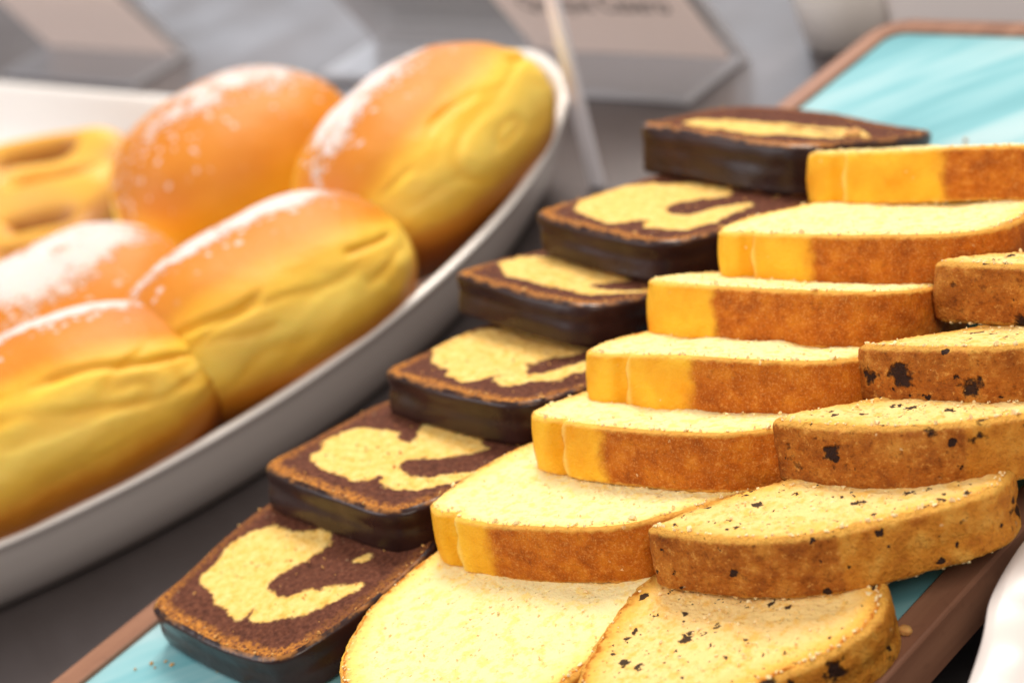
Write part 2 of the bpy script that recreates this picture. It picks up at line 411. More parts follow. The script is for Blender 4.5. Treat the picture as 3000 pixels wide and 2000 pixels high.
def make_slice(kind, poly, thick, mat4, label, group, seed, yel=None, swirl=None, swirl_shift=(0, 0), N=560, rings=64, crumbs=60, bend=0.0, bulge=0.0, notch=None):
    P = resample(poly, N, 3)
    # start at the point closest to the first control corner
    k0 = int(np.argmin(np.linalg.norm(P - np.array(poly[0]), axis=1))); P = np.roll(P, -k0, 0)
    n = normals2(P); c = P.mean(0)
    per = np.linalg.norm(np.roll(P, -1, 0) - P, axis=1).sum(); s = np.arange(N) / N * per
    off = np.array([seed * 3.17, seed * 1.31, seed * .77])
    def lift(xy, h):      # base surface of the cut faces: a slow warp of the whole slice
        p3 = np.c_[xy, np.zeros(len(xy))] + off
        return h + .0011 * vnoise(p3, 28, seed) + bend * ((xy[:, 0] - c[0]) / .045) ** 2
    rows = 30
    hs = np.linspace(0, 1, rows); hs = .5 - .5 * np.cos(np.pi * hs) * (1 - .0); hs[0] = 0; hs[-1] = 1
    V, H, S = [], [], []
    bev = {'choc': .0016, 'chip': .0016, 'pound': .0010}[kind]
    loops = []
    for h in hs:
        z = h * thick
        e = min(z, thick - z)
        o = -bev * (1 - min(1, e / bev)) ** 2 if e < bev else 0.0
        if kind == 'choc':
            o += -.0004 * math.exp(-((h - .58) / .14) ** 2) + .0007 * h
        elif kind == 'pound':
            o += .0008 * math.sin(math.pi * h)
        else:
            o += .0008 * math.sin(math.pi * h)
        if kind == 'chip':
            o = o - (.0010 * math.exp(-((h - .40) / .13) ** 2) - .0006 * h) * sstep(.062, .085, s) * (1 - sstep(.15, .18, s))
        p3 = np.c_[P, np.full(N, z)] + off
        if kind == 'choc':
            nz = .0009 * vnoise(p3 * np.array([1, 1, 2.2]), 45, seed) + .00012 * vnoise(p3, 190, seed + 3) + .00003 * vnoise(p3, 900, seed + 5)
            nz = nz + .0003 * fbm(p3, 500, 2, seed + 9) * (math.exp(-((1 - h) / .06) ** 2) + 1.2 * math.exp(-(h / .06) ** 2))
        else:
            nz = (.0007 if kind == 'pound' else .0012) * vnoise(p3, 60, seed) + (.00018 if kind == 'pound' else .0004) * fbm(p3, 480, 3, seed + 3)
            nz = nz + .0009 * fbm(p3, 420, 3, seed + 9) * (math.exp(-((1 - h) / .07) ** 2) + math.exp(-(h / .06) ** 2))
        if notch is not None:                                  # paper-fold step in the pale part of the crust
            d = s - (notch + .0012 * (h - .5) + .0006 * math.sin(h * 11 + seed))
            nz = nz - .0019 * np.exp(-(np.minimum(d, 0) / .0040) ** 2) * (d < 0) - .0011 * np.exp(-(d / .0004) ** 2) * (d >= 0)
        q = P + n * (np.zeros(N) + o + nz)[:, None]
        loops.append(q)
        V.append(np.c_[q, lift(P, z)])
        H.append(np.full(N, h)); S.append(s)
    side = np.vstack(V); H = np.concatenate(H); S = np.concatenate(S)
    root = empty({'pound': 'butter_cake_slice', 'chip': 'chocolate_chip_cake_slice', 'choc': 'marble_cake_slice'}[kind], mat4)
    tag(root, label, 'cake slice', group)
    at = {'hz': H}
    if kind != 'choc':
        y = np.zeros(len(S))
        for a, b in (yel or []):
            y = np.maximum(y, sstep(a - .003, a + .003, S) * (1 - sstep(b - .011, b + .011, S + .003 * fbm(side + off, 90, 3, seed + 77))))
        p3 = side + off
        at['yel'] = y
        gr = np.zeros(len(S))
        if notch is not None:
            gr = np.exp(-((S - notch + .0032) / .0022) ** 2) * .8  # shade painted just before the crease
        at['groove_shade'] = gr
        at['fold'] = np.zeros(len(S)) if notch is None else .45 * np.exp(-((S - notch - .0011) / .0009) ** 2)  # pale highlight painted just past the crease
    mesh_obj('coating' if kind == 'choc' else 'crust', side, grid_faces(rows, N), {'pound': M['crust'], 'chip': M['chipcrust'], 'choc': M['choc']}[kind], root, at)
    # the two cut faces
    V, F, E = [], [], []
    for top in (True, False):
        q0 = loops[-1] if top else loops[0]
        base = sum(len(v) for v in V)
        RR = rings if top else 14
        rr = np.linspace(0, 1, RR)[:-1] ** 1.15
        xy = np.vstack([c + (q0 - c) * (1 - r) for r in rr])
        ed = np.concatenate([np.abs(((q0 - c) * n).sum(1)) * r for r in rr])
        z = lift(np.vstack([c + (P - c) * (1 - r) for r in rr]), thick if top else 0.0)
        p3 = np.c_[xy, np.full(len(xy), 0 if top else .05)] + off
        amp = sstep(0, .0025, ed)
        rough = {'pound': 1.15, 'chip': 1.3, 'choc': 1.1}[kind]
        dz = rough * (.00042 * fbm(p3, 420, 3, seed + 21) + .00013 * vnoise(p3, 1300, seed + 22) + .0006 * vnoise(p3, 90, seed + 23) * amp)
        lip = np.exp(-(ed / .0012) ** 2)
        dz = dz * (.15 + .85 * sstep(0, .0006, ed)) + (.00045 * np.maximum(0, fbm(p3, 900, 2, seed + 31)) * lip * (ed > 1e-6))
        z = z + (dz if top else -dz * .6)
        vv = np.c_[xy, z]
        cen = np.array([[c[0], c[1], z[-N:].mean()]])
        V.append(np.vstack([vv, cen])); E.append(np.r_[ed, .03])
        f = grid_faces(RR - 1, N, True, base, flip=False)
        ci = base + (RR - 1) * N; l0 = base + (RR - 2) * N
        f += [(l0 + i, l0 + (i + 1) % N, ci) for i in range(N)]
        if not top: f = [q[::-1] for q in f]
        F += f
    V = np.vstack(V); E = np.concatenate(E)
    at = {'edge': E}
    if kind != 'choc': at['toast'] = np.ones(len(V)) if seed in (31, 51) else sstep(.0, .03, V[:, 1]) * (1 if kind == 'pound' else .7) + (.35 if kind == 'chip' else 0) * sstep(.03, 0, V[:, 1])
    if kind == 'choc':
        p3 = np.c_[V[:, :2], np.zeros(len(V))] + off
        w = V[:, :2] + np.c_[vnoise(p3, 70, seed + 50), vnoise(p3, 70, seed + 51)] * .0022 + np.c_[vnoise(p3, 190, seed + 52), vnoise(p3, 190, seed + 53)] * .0016 + np.c_[vnoise(p3, 520, seed + 54), vnoise(p3, 520, seed + 55)] * .0008
        w = w - np.array(swirl_shift)
        sm_ = lambda q: resample(q, 90, 2)
        d = sdf_poly(w, sm_(swirl[0]))
        for hole in swirl[1]: d = np.minimum(d, -sdf_poly(w, sm_(hole)))
        for isl in swirl[2]: d = np.maximum(d, sdf_poly(w, sm_(isl)))
        at['swirl'] = d * 1000
        at['toast'] = np.clip(.35 + .9 * sstep(.02, -.002 + .0, V[:, 1]) + .2 * vnoise(p3, 60, seed), 0, 1)
    mesh_obj('crumb', V, F, {'pound': M['pound'], 'chip': M['chip'], 'choc': M['marble']}[kind], root, at)
    # loose crumbs that cling along the cut edges
    rs = np.random.RandomState(seed)
    pts, sz = [], []
    for _ in range(crumbs):
        i = rs.randint(N) if rs.rand() < .3 else int(rs.uniform(0, .5) * N)
        top = rs.rand() < .55
        u = abs(rs.normal(0, .0012)) if top else rs.uniform(-.0004, .0006)
        q = (loops[-1] if top else loops[0])[i] - n[i] * u
        r_ = rs.uniform(.00016, .00050) * (1.8 if rs.rand() < .1 else 1)
        zz = lift(P[i:i + 1], thick if top else 0.)[0] + (r_ * .6 if top else r_ * .4)
        pts.append((q[0], q[1], zz)); sz.append(r_)
    for _ in range(crumbs // 2):                               # a few on the cut face
        i = rs.randint(N); f = rs.uniform(.05, .9)
        q = c + (loops[-1][i] - c) * f
        r_ = rs.uniform(.0002, .00045)
        pts.append((q[0], q[1], lift(q[None], thick)[0] + r_ * .7)); sz.append(r_)
    cv, cf = crumbs_mesh(pts, sz, seed)
    co = mesh_obj('crumbs', cv, cf, M['crumb_b'] if kind == 'choc' else M['crumb_y'], root, smooth=False); co['kind'] = 'stuff'
    return root

mm = .001
def sc(poly, k=mm): return [(x * k, y * k) for x, y in poly]

# marble loaf: rounded square, front edge along +x; swirl polygons measured in the same frame
LOAF_C = sc([(0, -1), (8, -3), (36, -4), (60, -2.5), (70, 1), (74, 12), (76, 32), (75, 56), (70, 66), (52, 69), (16, 69), (1, 66), (-6, 54), (-4, 30), (-1.5, 9)])
SW1 = sc([(7, 13), (3, 23), (1, 35), (4, 42), (12, 46), (22, 48), (28, 52), (33, 51), (37, 44), (36, 36), (35, 28), (34, 23), (41, 21), (48, 22), (57, 29), (62, 34), (66, 38), (69, 35), (64, 28), (60, 19), (54, 12), (48, 9), (41.5, 10), (40, 16), (39, 8), (32, 7), (19, 9)])
SW1I = sc([(54, 41), (53, 47), (59, 49), (60, 44)])
SW2 = sc([(10, 11), (4, 23), (4, 32), (13, 37), (21, 38), (31, 33), (37, 37), (24, 47), (27, 51), (41, 50), (58, 47), (60, 44), (52, 35), (45, 28), (45, 22), (52, 19), (59, 21), (64, 28), (69, 33), (72, 33), (69, 23), (64, 15), (55, 10), (47, 11), (44, 16), (43, 7), (37, 5), (24, 7)])
SW3 = sc([(2, 14), (-4, 31), (-2, 46), (10, 54), (24, 56), (42, 56), (50, 50), (41, 42), (41, 31), (46, 22), (53, 25), (54, 34), (56, 39), (63, 36), (62, 24), (58, 13), (51, 9), (44, 12), (45, 18), (41, 8), (34, 5), (18, 9)])
SW4 = sc([(4, 14), (1, 26), (8, 36), (25, 42), (47, 42), (58, 38), (50, 26), (45, 18), (56, 17), (65, 22), (70, 34), (72, 29), (66, 16), (57, 9), (44, 12), (36, 7), (19, 8)])
SW5 = sc([(5, 11), (-4, 33), (-2, 50), (10, 58), (34, 62), (44, 56), (33, 41), (37, 28), (46, 22), (53, 32), (53, 52), (60, 50), (66, 28), (62, 14), (50, 8), (44, 9), (42, 15), (39, 5), (30, 5), (21, 7)])
SW6 = sc([(12, 10), (10, 22), (16, 34), (34, 42), (60, 46), (82, 40), (84, 28), (70, 20), (52, 12), (35, 5), (20, 5)])
SW6H = sc([(40, 30), (60, 32), (76, 33), (60, 37), (44, 35)])
choc = [
    # x, y, z, yaw, tilt, roll, swirl, shift, label
    (-74.9, -101.3, 0.3, -2, 0, 0, (SW1, [], [SW1I]), (0, 0), 'marbled cake slice with chocolate coating lying flat at the near tray corner, hooked yellow swirl'),
    (-75.5, -48.6, 14.8, -2, 12.5, 0, (SW2, [], []), (0, 0), 'chocolate coated marble slice resting on the flat nearest marble slice'),
    (-70.2, 3.9, 19, -3, 16, 0, (SW3, [], []), (0, 0), 'chocolate coated marble slice with a dark fleck on its edge, third from the front'),
    (-83.9, 53.3, 24, -4, 20, 0, (SW4, [], []), (0, 0), 'chocolate coated marble slice whose side is dusted with white sugar'),
    (-76.4, 91.9, 27.5, -6, 17, 0, (SW5, [], []), (0, 0), 'chocolate coated marble slice directly under the farthest marble slice'),
    (-84.4, 156.5, 24, -5, 23, 0, (SW6, [SW6H], []), (0, 0), 'farthest chocolate coated marble slice, tilted, with a stray crumb at its end'),
]
for i, (x, y, z, yaw, tilt, roll, sw, sh, lab) in enumerate(choc):
    make_slice('choc', [(a * (1.22 if i == 5 else 1), b * (1.14 if i == 4 else 1)) for a, b in LOAF_C], .0150 if i < 5 else .0185, pose(x * mm, y * mm, z * mm, yaw, tilt, roll), lab, 'marble cake slices with chocolate coating', 11 + i, swirl=sw, swirl_shift=sh, crumbs=90, N=520, rings=60)

# butter cake loaf
LOAF_P = sc([(0, 0), (14, -3.5), (40, -5), (70, -3), (90, 2), (100, 10), (101, 26), (96, 50), (84, 66), (60, 72), (32, 70), (12, 60), (1, 40), (-3, 14)])
LOAF_PD = sc([(0, 0), (14, -3.5), (40, -5), (60, -3), (71, 1), (82, 11), (94, 25), (98, 42), (90, 60), (68, 71), (32, 70), (12, 60), (1, 40), (-3, 14)])
LOAF_P1 = sc([(5, -2), (14, -14), (34, -26), (56, -27), (73, -17), (82, 2), (86, 24), (86, 50), (80, 70), (56, 76), (28, 74), (8, 62), (0, 42), (-1, 14)])
pound = [
    (5, -86, 0.5, 0, 0, 0, LOAF_P1, [(-.02, .012)], None, 'butter cake slice lying flat at the very front with its pale crumb face fully shown'),
    (10.3, -51.4, 17.5, 12, 13, 0, LOAF_PD, [(-.01, .026)], .012, 'butter cake slice resting on the flat front butter slice, wide pale top visible'),
    (22.0, -15.8, 27.5, 10, 20.5, 0, LOAF_PD, [(-.01, .030)], .0145, 'butter cake slice second in the leaning row, crease in its yellow end'),
    (22.0, 11.2, 34, 9, 25, 0, LOAF_P, [(-.01, .042)], .0185, 'butter cake slice with the broadest yellow end, behind the creased one'),
    (17.0, 46.0, 35.5, 8, 26.5, 0, LOAF_P, [(-.01, .030)], None, 'butter cake slice with crumbly brown side, beside the sugar dusted marble slice'),
    (24.5, 75.4, 37, 10, 20, 0, LOAF_P, [(-.01, .036)], .016, 'butter cake slice directly below the farthest butter slice'),
    (16.6, 131.7, 34, 11, 29, 0, LOAF_P, [(-.01, .052)], .016, 'farthest butter cake slice, only its orange side visible'),
]
for i, (x, y, z, yaw, tilt, roll, ol, yl, no, lab) in enumerate(pound):
    make_slice('pound', [(a * (1, 1.0, 1.04, .87, .89, .91, 1)[i], b * (1, 1, 1, 1, 1, 1.12, 1)[i]) for a, b in ol], .0172, pose(x * mm, y * mm, z * mm, yaw, tilt, roll), lab, 'butter cake slices', 31 + i, yel=yl, notch=no, crumbs=230)

LOAF_K = sc([(-1, 0), (12, -3), (34, -3), (50, 1), (62, 10), (78, 24), (88, 35), (87, 47), (78, 60), (62, 67), (46, 62), (34, 46), (20, 26), (6, 11)])
LOAF_K1 = sc([(0, 0), (20, -13), (38, -2), (52, 16), (63, 32), (68, 46), (65, 58), (52, 68), (24, 72), (2, 62), (-6, 44), (-5, 20)])
chips = [
    (90, -77, 0.8, 6, 0, 0, LOAF_K1, 'chocolate flecked cake slice lying flat at the near right, top face speckled'),
    (86.4, -37.3, 19.5, 14, 12.5, 0, LOAF_K, 'chocolate flecked cake slice bridging over the flat flecked slice, large dark chip on its side'),
    (98.7, 4.8, 27.5, 13, 20, 0, LOAF_K, 'chocolate flecked cake slice in the middle of its row with pale broken right side'),
    (103.4, 38.2, 31.5, 14, 24, 0, LOAF_K, 'chocolate flecked cake slice beneath the farthest flecked slice, coarse brown side'),
    (103.3, 78.0, 34, 12, 26, 0, LOAF_K, 'farthest and smallest looking chocolate flecked cake slice at the right edge'),
]
for i, (x, y, z, yaw, tilt, roll, ol, lab) in enumerate(chips):
    make_slice('chip', ol, .0175, pose(x * mm, y * mm, z * mm, yaw, tilt, roll), lab, 'chocolate flecked cake slices', 51 + i, yel=[(.056, .20)], crumbs=240)

# ------------------------------------------------------------------ tray
def rrect(x0, x1, y0, y1, r, n=10):
    o = []
    for cx, cy, a0 in ((x1 - r, y0 + r, -90), (x1 - r, y1 - r, 0), (x0 + r, y1 - r, 90), (x0 + r, y0 + r, 180)):
        for k in range(n + 1):
            a = R(a0 + 90 * k / n); o.append((cx + r * math.cos(a), cy + r * math.sin(a)))
    return o
tray = empty('serving_tray', Matrix.Translation((0, 0, 0)))
tag(tray, 'long turquoise serving tray with a brown wooden rim holding the cake slices', 'tray')
TX0, TX1, TY0, TY1 = -.097, .1525, -.30, .330
o0 = rrect(TX0, TX1, TY0, TY1, .016); o1 = rrect(TX0 + .0105, TX1 - .0105, TY0 + .0105, TY1 - .0105, .008)
def ring_rows(rows): return [v for r in rows for v in r]
n_ = len(o0)
def off_loop(o, d):
    P_ = np.array(o); nn = normals2(P_); return (P_ + nn * d).tolist()
rows = [[(x, y, -.013) for x, y in off_loop(o0, -.001)], [(x, y, -.012) for x, y in o0], [(x, y, .0008) for x, y in o0], [(x, y, .0014) for x, y in off_loop(o0, -.0003)], [(x, y, .0018) for x, y in off_loop(o0, -.0009)],
        [(x, y, .0018) for x, y in off_loop(o1, .0006)], [(x, y, .0014) for x, y in o1], [(x, y, -.004) for x, y in o1]]
mesh_obj('rim', ring_rows(rows), grid_faces(len(rows), n_), M['wood'], tray, smooth=False)
o2 = off_loop(o1, .0004)
mesh_obj('panel', [(x, y, 0.0) for x, y in o2] + [(x, y, -.008) for x, y in o2], [tuple(range(n_)), tuple(range(2 * n_ - 1, n_ - 1, -1))] + [q for q in grid_faces(2, n_, flip=True)], M['teal'], tray, smooth=False)
dark = mat_simple('dark riser', (.02, .018, .018), .6).m
v, f = box(-.05, .10, -.24, .28, -.0395, -.0082, .003)
mesh_obj('riser', v, f, dark, tray, smooth=False)

# ------------------------------------------------------------------ table
v = [(-3.0, -1.2, -.04), (1.5, -1.2, -.04), (1.5, 4.0, -.04), (-3.0, 4.0, -.04)]
tb = mesh_obj('table_surface', v, [(0, 1, 2, 3)], M['table'], smooth=False); tag(tb, kind='structure')

# ------------------------------------------------------------------ platter
def platter():
    pts = []
    ys = np.linspace(-150, 235, 12)
    right = [(-151 - .00175 * (y - 60) ** 2, y) for y in np.linspace(-150, 228, 15)]
    corner = [(-211, 243), (-233, 258), (-260, 264), (-290, 258), (-330, 240)]
    back = [(x, 220 - 4 * math.sin((x + 320) / -680 * math.pi)) for x in np.linspace(-380, -840, 7)]
    cornerl = [(-890, 245), (-930, 240), (-955, 220)]
    left = [(-980 + .00175 * (y - 60) ** 2, y) for y in np.linspace(190, -70, 8)]
    low = [(-955, -130), (-930, -160), (-890, -170), (-600, -165), (-500, -162), (-380, -165), (-300, -178), (-262, -182), (-236, -172)]
    return right + corner + back + cornerl + left + low
P = resample(sc(platter()), 360, 2)
nn = normals2(P); N = len(P)
cen = np.array([-.56, .04])
def rimz(p):
    # corners rise a little
    d = np.exp(-(((p[:, 0] + .255) / .055) ** 2 + ((p[:, 1] - .255) / .055) ** 2)) + np.exp(-(((p[:, 0] + .255) / .055) ** 2 + ((p[:, 1] + .18) / .055) ** 2))
    return .0005 + .015 * d
rz = rimz(P)
prof = [(-.038, -.0395, 0), (-.033, -.0395, 0), (-.0275, -.037, .0), (-.0195, -.0295, .05), (-.0105, -.0175, .3), (-.0042, -.0065, .7), (-.0012, -.0018, 1), (0.0, -.0008, 1), (-.0004, .0004, 1), (-.0018, .0011, 1), (-.0040, .0008, 1), (-.0056, -.0010, 1),
        (-.0078, -.0085, .75), (-.0130, -.0185, .35), (-.022, -.0280, .1), (-.038, -.0318, 0), (-.060, -.0335, 0)]
rows = []
for d, z, w in prof:
    q = P + nn * d
    rows.append(np.c_[q, z + rz * w])
inner = P + nn * -.060
for k in (.15, .35, .6, .85): rows.append(np.c_[inner + (cen - inner) * k, np.full(N, -.0340)])
V = np.vstack(rows + [np.array([[cen[0], cen[1], -.034]])])
F = grid_faces(len(rows), N)
ci = len(V) - 1; l0 = (len(rows) - 1) * N
F += [(l0 + i, l0 + (i + 1) % N, ci) for i in range(N)]
pl = mesh_obj('platter', V, F, M['porc']); tag(pl, 'large white porcelain platter with curved rim carrying the sugared buns', 'platter')

# ------------------------------------------------------------------ buns
def make_bun(cx, cy, cz, L, W, H, yaw, label, seed, roll=0, pitch=0, seam=62, seam_amp=1., sug=(-28, 34, 1.0), band=(1.0), sug_s=(0, 1.0)):
    nu, nv = 230, 300
    u = np.linspace(0, np.pi, nu)[:, None]; ph = np.linspace(-np.pi, np.pi, nv, endpoint=False)[None, :]
    s = -np.cos(u) * np.ones_like(ph); phi = ph * np.ones_like(u)
    r = (1 - np.abs(s) ** 2.7) ** .5
    r = np.maximum(r, 0)
    s = s.ravel(); phi = phi.ravel(); r = r.ravel()
    deg = np.degrees(phi)
    cz_, sz_ = np.cos(phi), np.sin(phi)
    p = np.c_[s * L / 2, r * W / 2 * np.sign(sz_) * np.abs(sz_) ** .92, r * H / 2 * cz_]
    p3 = p + np.array([seed * 1.7, seed * .9, seed * 2.3])
    nrm = np.c_[s * .4, sz_, cz_]; nrm /= np.linalg.norm(nrm, axis=1)[:, None]
    d = .0022 * vnoise(p3, 22, seed) + .0008 * vnoise(p3, 55, seed + 1)
    # torn seam along the right flank
    cen_ = seam + 5 * np.sin(s * 1.9 + seed) + 4 * vnoise(np.c_[s * .05, s * 0, s * 0] + seed, 60, seed)
    fade = sstep(1.0, .72, np.abs(s - .05))
    cre = np.exp(-((deg - cen_) / 2.8) ** 2) * fade
    cre2 = np.exp(-((deg - cen_ - 17 - 6 * np.sin(s * 4 + seed)) / 3.2) ** 2) * sstep(1.0, .4, np.abs(s - .3 + .2 * (seed % 3)))
    bandm = sstep(seam - 16, seam, deg) * sstep(seam + 48, seam + 30, deg)
    w3 = p3 * np.array([.55, 1, 1])
    rid = 1 - np.abs(fbm(w3 * np.array([.6, 1, 1]), 62, 2, seed + 5))
    brk = sstep(-.5, .35, vnoise(np.c_[s * .05, s * 0, s * 0] + 3.3 * seed, 70, seed + 40))
    cre = cre * brk; cre2 = cre2 * brk
    d = d - .0021 * cre * seam_amp - .0007 * cre2 * seam_amp - bandm * fade * .0007 * seam_amp * sstep(.8, 1.0, rid) + bandm * .0016 * fade
    d = d + (.0013 * vnoise(p3, 34, seed + 8) + .0007 * fbm(w3, 85, 3, seed + 18)) * bandm + .00018 * fbm(p3, 110, 3, seed + 60)
    p = p + nrm * (d * np.clip(r * 1.6, 0, 1))[:, None]
    low = np.clip(-p[:, 2] / (H * .5), 0, 1)
    p[:, 1] *= 1 - .38 * low ** 1.5; p[:, 0] *= 1 - .12 * low ** 1.6
    # soft flat underside
    zb = -H * .36
    p[:, 2] = np.where(p[:, 2] < zb, zb + (p[:, 2] - zb) * .35, p[:, 2])
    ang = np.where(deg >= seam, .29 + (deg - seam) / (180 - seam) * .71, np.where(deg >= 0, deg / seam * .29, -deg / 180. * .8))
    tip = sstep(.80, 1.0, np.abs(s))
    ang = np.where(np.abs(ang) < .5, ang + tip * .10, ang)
    dd = (deg - sug[0]) / sug[1]
    sg = np.exp(-dd ** 2) * sug[2] * np.exp(-((s - sug_s[0]) / sug_s[1]) ** 4)
    sg = np.clip(sg + .25 * fbm(p3, 30, 2, seed + 13) * (sg > .05), 0, 1)
    # local x -> along the bun, +phi must look to world +x when yaw = 90
    p[:, 1] *= -1
    F = grid_faces(nu, nv, flip=False)
    m4 = Matrix.Translation((cx, cy, cz)) @ Matrix.Rotation(R(yaw), 4, 'Z') @ Matrix.Rotation(R(pitch), 4, 'Y') @ Matrix.Rotation(R(roll), 4, 'X')
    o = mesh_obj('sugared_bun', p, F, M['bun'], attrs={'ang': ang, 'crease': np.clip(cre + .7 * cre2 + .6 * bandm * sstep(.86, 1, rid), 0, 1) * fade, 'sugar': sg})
    o.matrix_world = m4
    tag(o, label, 'bun', 'sugar dusted buns on the white platter')
    return o
make_bun(-.344, .144, .0065, .124, .112, .088, 80, 'round orange bun with scattered sugar, upper left of the buns, no split visible', 3, seam=112, seam_amp=.4, sug=(4, 42, .80))
make_bun(-.2225, .162, .0125, .142, .096, .086, 106, 'long bun at the far platter corner with a sugar stripe and straight yellow split', 5, seam=48, sug=(-17, 22, 1.25))
make_bun(-.2005, .047, .0090, .132, .096, .080, 78, 'bun in the middle with a dented top and wrinkled yellow side', 7, seam=48, sug=(-9, 20, 1.05))
make_bun(-.310, .012, .003, .128, .106, .076, 80, 'bun at the left thickly covered in icing sugar, half hidden by the others', 9, seam=115, seam_amp=.4, sug=(4, 42, 1.05))
make_bun(-.219, -.050, .0125, .142, .090, .084, 64, 'nearest bun at the left with wide wrinkled yellow side and browned base', 12, seam=42, sug=(-14, 16, 1.05))

# ------------------------------------------------------------------ slotted pastries
def make_pastry(x, y, z, yaw, tilt, label, seed, L=.13, W=.09):
    m = NT('folded golden pastry')
    col = m.ramp(m.attr('ht'), [(0, (.10, .025, .003)), (.35, (.35, .10, .008)), (.58, (.80, .42, .05)), (.78, (.84, .44, .06)), (1, (.55, .17, .015))])
    m.P(Base_Color=m.mix(m.noise(60, 3), col, m.mix(.3, col, (.9, .6, .12))), Roughness=.5, Normal=m.bump(m.noise(150, 3), .3, .0008))
    m.b.inputs['Subsurface Weight'].default_value = .15; m.b.inputs['Subsurface Scale'].default_value = .005
    nx, ny = 150, 120
    X, Y = np.meshgrid(np.linspace(-1, 1, nx), np.linspace(-1, 1, ny)); X = X.ravel(); Y = Y.ravel()
    rr = np.clip(1 - (np.abs(X) ** 3.2 + np.abs(Y) ** 3.0), 0, 1)
    p3 = np.c_[X * L / 2, Y * W / 2, X * 0] + seed
    top = rr ** .38 * (.021 + .0055 * np.cos(Y * 7.0 + .7 * X) + .002 * vnoise(p3, 40, seed))
    for sx, sy, ln in ((.42, .05, .30), (-.45, .10, .34), (.38, -.60, .30), (-.35, -.55, .34), (.1, .62, .34)):
        top = top * (1 - .97 * np.exp(-(((X - sx) / ln) ** 4) - (((Y - sy - .12 * (X - sx)) / .13) ** 2)))
    xy = np.c_[X * L / 2, Y * W / 2]
    Vt = np.c_[xy, top]; Vb = np.c_[xy, -.0005 - .004 * rr]
    ht = np.clip(top / .027, 0, 1)
    F = grid_faces(ny, nx, closed=False) + grid_faces(ny, nx, closed=False, base=len(Vt), flip=True)
    o = mesh_obj('slotted_pastry', np.vstack([Vt, Vb]), F, m.m, attrs={'ht': np.r_[ht, ht * .3]})
    o.matrix_world = Matrix.Translation((x, y, z)) @ Matrix.Rotation(R(yaw), 4, 'Z') @ Matrix.Rotation(R(tilt), 4, 'X')
    tag(o, label, 'pastry', 'slotted pastries behind the buns'); return o
make_pastry(-.548, .122, -.024, 30, 12, 'folded golden pastry with a dark slot, upper one at the left edge', 2, .15, .105)
make_pastry(-.560, .045, -.033, 25, 4, 'lower folded pastry peeking out beneath the slotted one', 4, .15, .10)

# ------------------------------------------------------------------ acrylic holders
def prism(name, a, b, c, d, th, mat, parent=None):
    """flat slab: quad a b c d extruded by th along its normal"""
    a, b, c, d = map(Vector, (a, b, c, d)); nn_ = (b - a).cross(d - a).normalized() * th
    import bmesh
    bm = bmesh.new(); lo = [bm.verts.new(p) for p in (a, b, c, d)]; hi = [bm.verts.new(p + nn_) for p in (a, b, c, d)]
    bm.faces.new(lo[::-1]); bm.faces.new(hi)
    for i in range(4): bm.faces.new((lo[i], lo[(i + 1) % 4], hi[(i + 1) % 4], hi[i]))
    bmesh.ops.recalc_face_normals(bm, faces=bm.faces)
    bmesh.ops.bevel(bm, geom=list(bm.edges), offset=min(th * .2, .0005), segments=2, affect='EDGES')
    V = [tuple(v.co) for v in bm.verts]; bm.verts.index_update(); F = [tuple(v.index for v in f.verts) for f in bm.faces]
    big = nn_.normalized(); side = [abs(f.normal.dot(big)) < .95 for f in bm.faces]; bm.free()
    o = mesh_obj(name, V, F, mat, parent, smooth=False)
    if mat in (M['acr'], M['acrb']):
        o.data.materials.append(M['acre'])
        for p_, e_ in zip(o.data.polygons, side): p_.material_index = 1 if e_ else 0
    return o
paper = NT('white card'); paper.P(Base_Color=paper.mix(paper.noise(40, 2), (.90, .79, .74), (.94, .83, .78)), Roughness=.7)
_tl = paper.n('ShaderNodeBsdfTranslucent'); _tl.inputs[0].default_value = (.97, .90, .86, 1); _mx = paper.n('ShaderNodeMixShader'); _mx.inputs[0].default_value = .68
paper.link(paper.b.outputs[0], _mx.inputs[1]); paper.link(_tl.outputs[0], _mx.inputs[2]); paper.link(_mx.outputs[0], paper.out.inputs[0]); paper = paper.m
ink = mat_simple('dark ink', (.05, .04, .045), .6).m
def holder(ox, oy, oz, w, h, depth, lean, yaw, label, px0=0.0, px1=1.0, ph0=.008, text=None):
    root = empty('sign_holder', Matrix.Translation((ox, oy, oz)) @ Matrix.Rotation(R(yaw), 4, 'Z')); tag(root, label, 'sign holder', 'clear acrylic sign holders')
    t = math.tan(R(lean))
    prism('panel', (0, 0, .0), (w, 0, .0), (w, -h * t, h), (0, -h * t, h), .004, M['acr'], root)
    prism('base', (0, -depth, 0), (w, -depth, 0), (w, -.0045, 0), (0, -.0045, 0), .004, M['acrb'], root)
    k = math.cos(R(lean))
    def pt(x, s, off): return (x, -s * math.sin(R(lean)) - off * k, s * k - off * math.sin(R(lean)))
    a, b = px0 * w, px1 * w
    card = prism('card', pt(a, ph0, .0062), pt(b, ph0, .0062), pt(b, h, .0062), pt(a, h, .0062), .0006, paper, root)
    if text:
        cu = bpy.data.curves.new('lettering', 'FONT'); cu.body = text; cu.size = .0165; cu.extrude = .0001; cu.align_x = 'CENTER'
        cu.materials.append(ink)
        tmp = bpy.data.objects.new('tmp_text', cu); COL.objects.link(tmp); dg = bpy.context.evaluated_depsgraph_get()
        me = bpy.data.meshes.new_from_object(tmp.evaluated_get(dg)); bpy.data.objects.remove(tmp)
        o = bpy.data.objects.new('lettering', me); COL.objects.link(o); o.parent = card
        o.location = pt((a + b) / 2 + .002, ph0 + .036, .0070); o.rotation_euler = (R(90 + lean), 0, 0)
    return root
holder(-.505, .364, -.0395, .29, .095, .050, 24, 0, 'clear acrylic sign holder with a white lettered card behind the far bun', .50, .985, .006, 'Queque Casero')
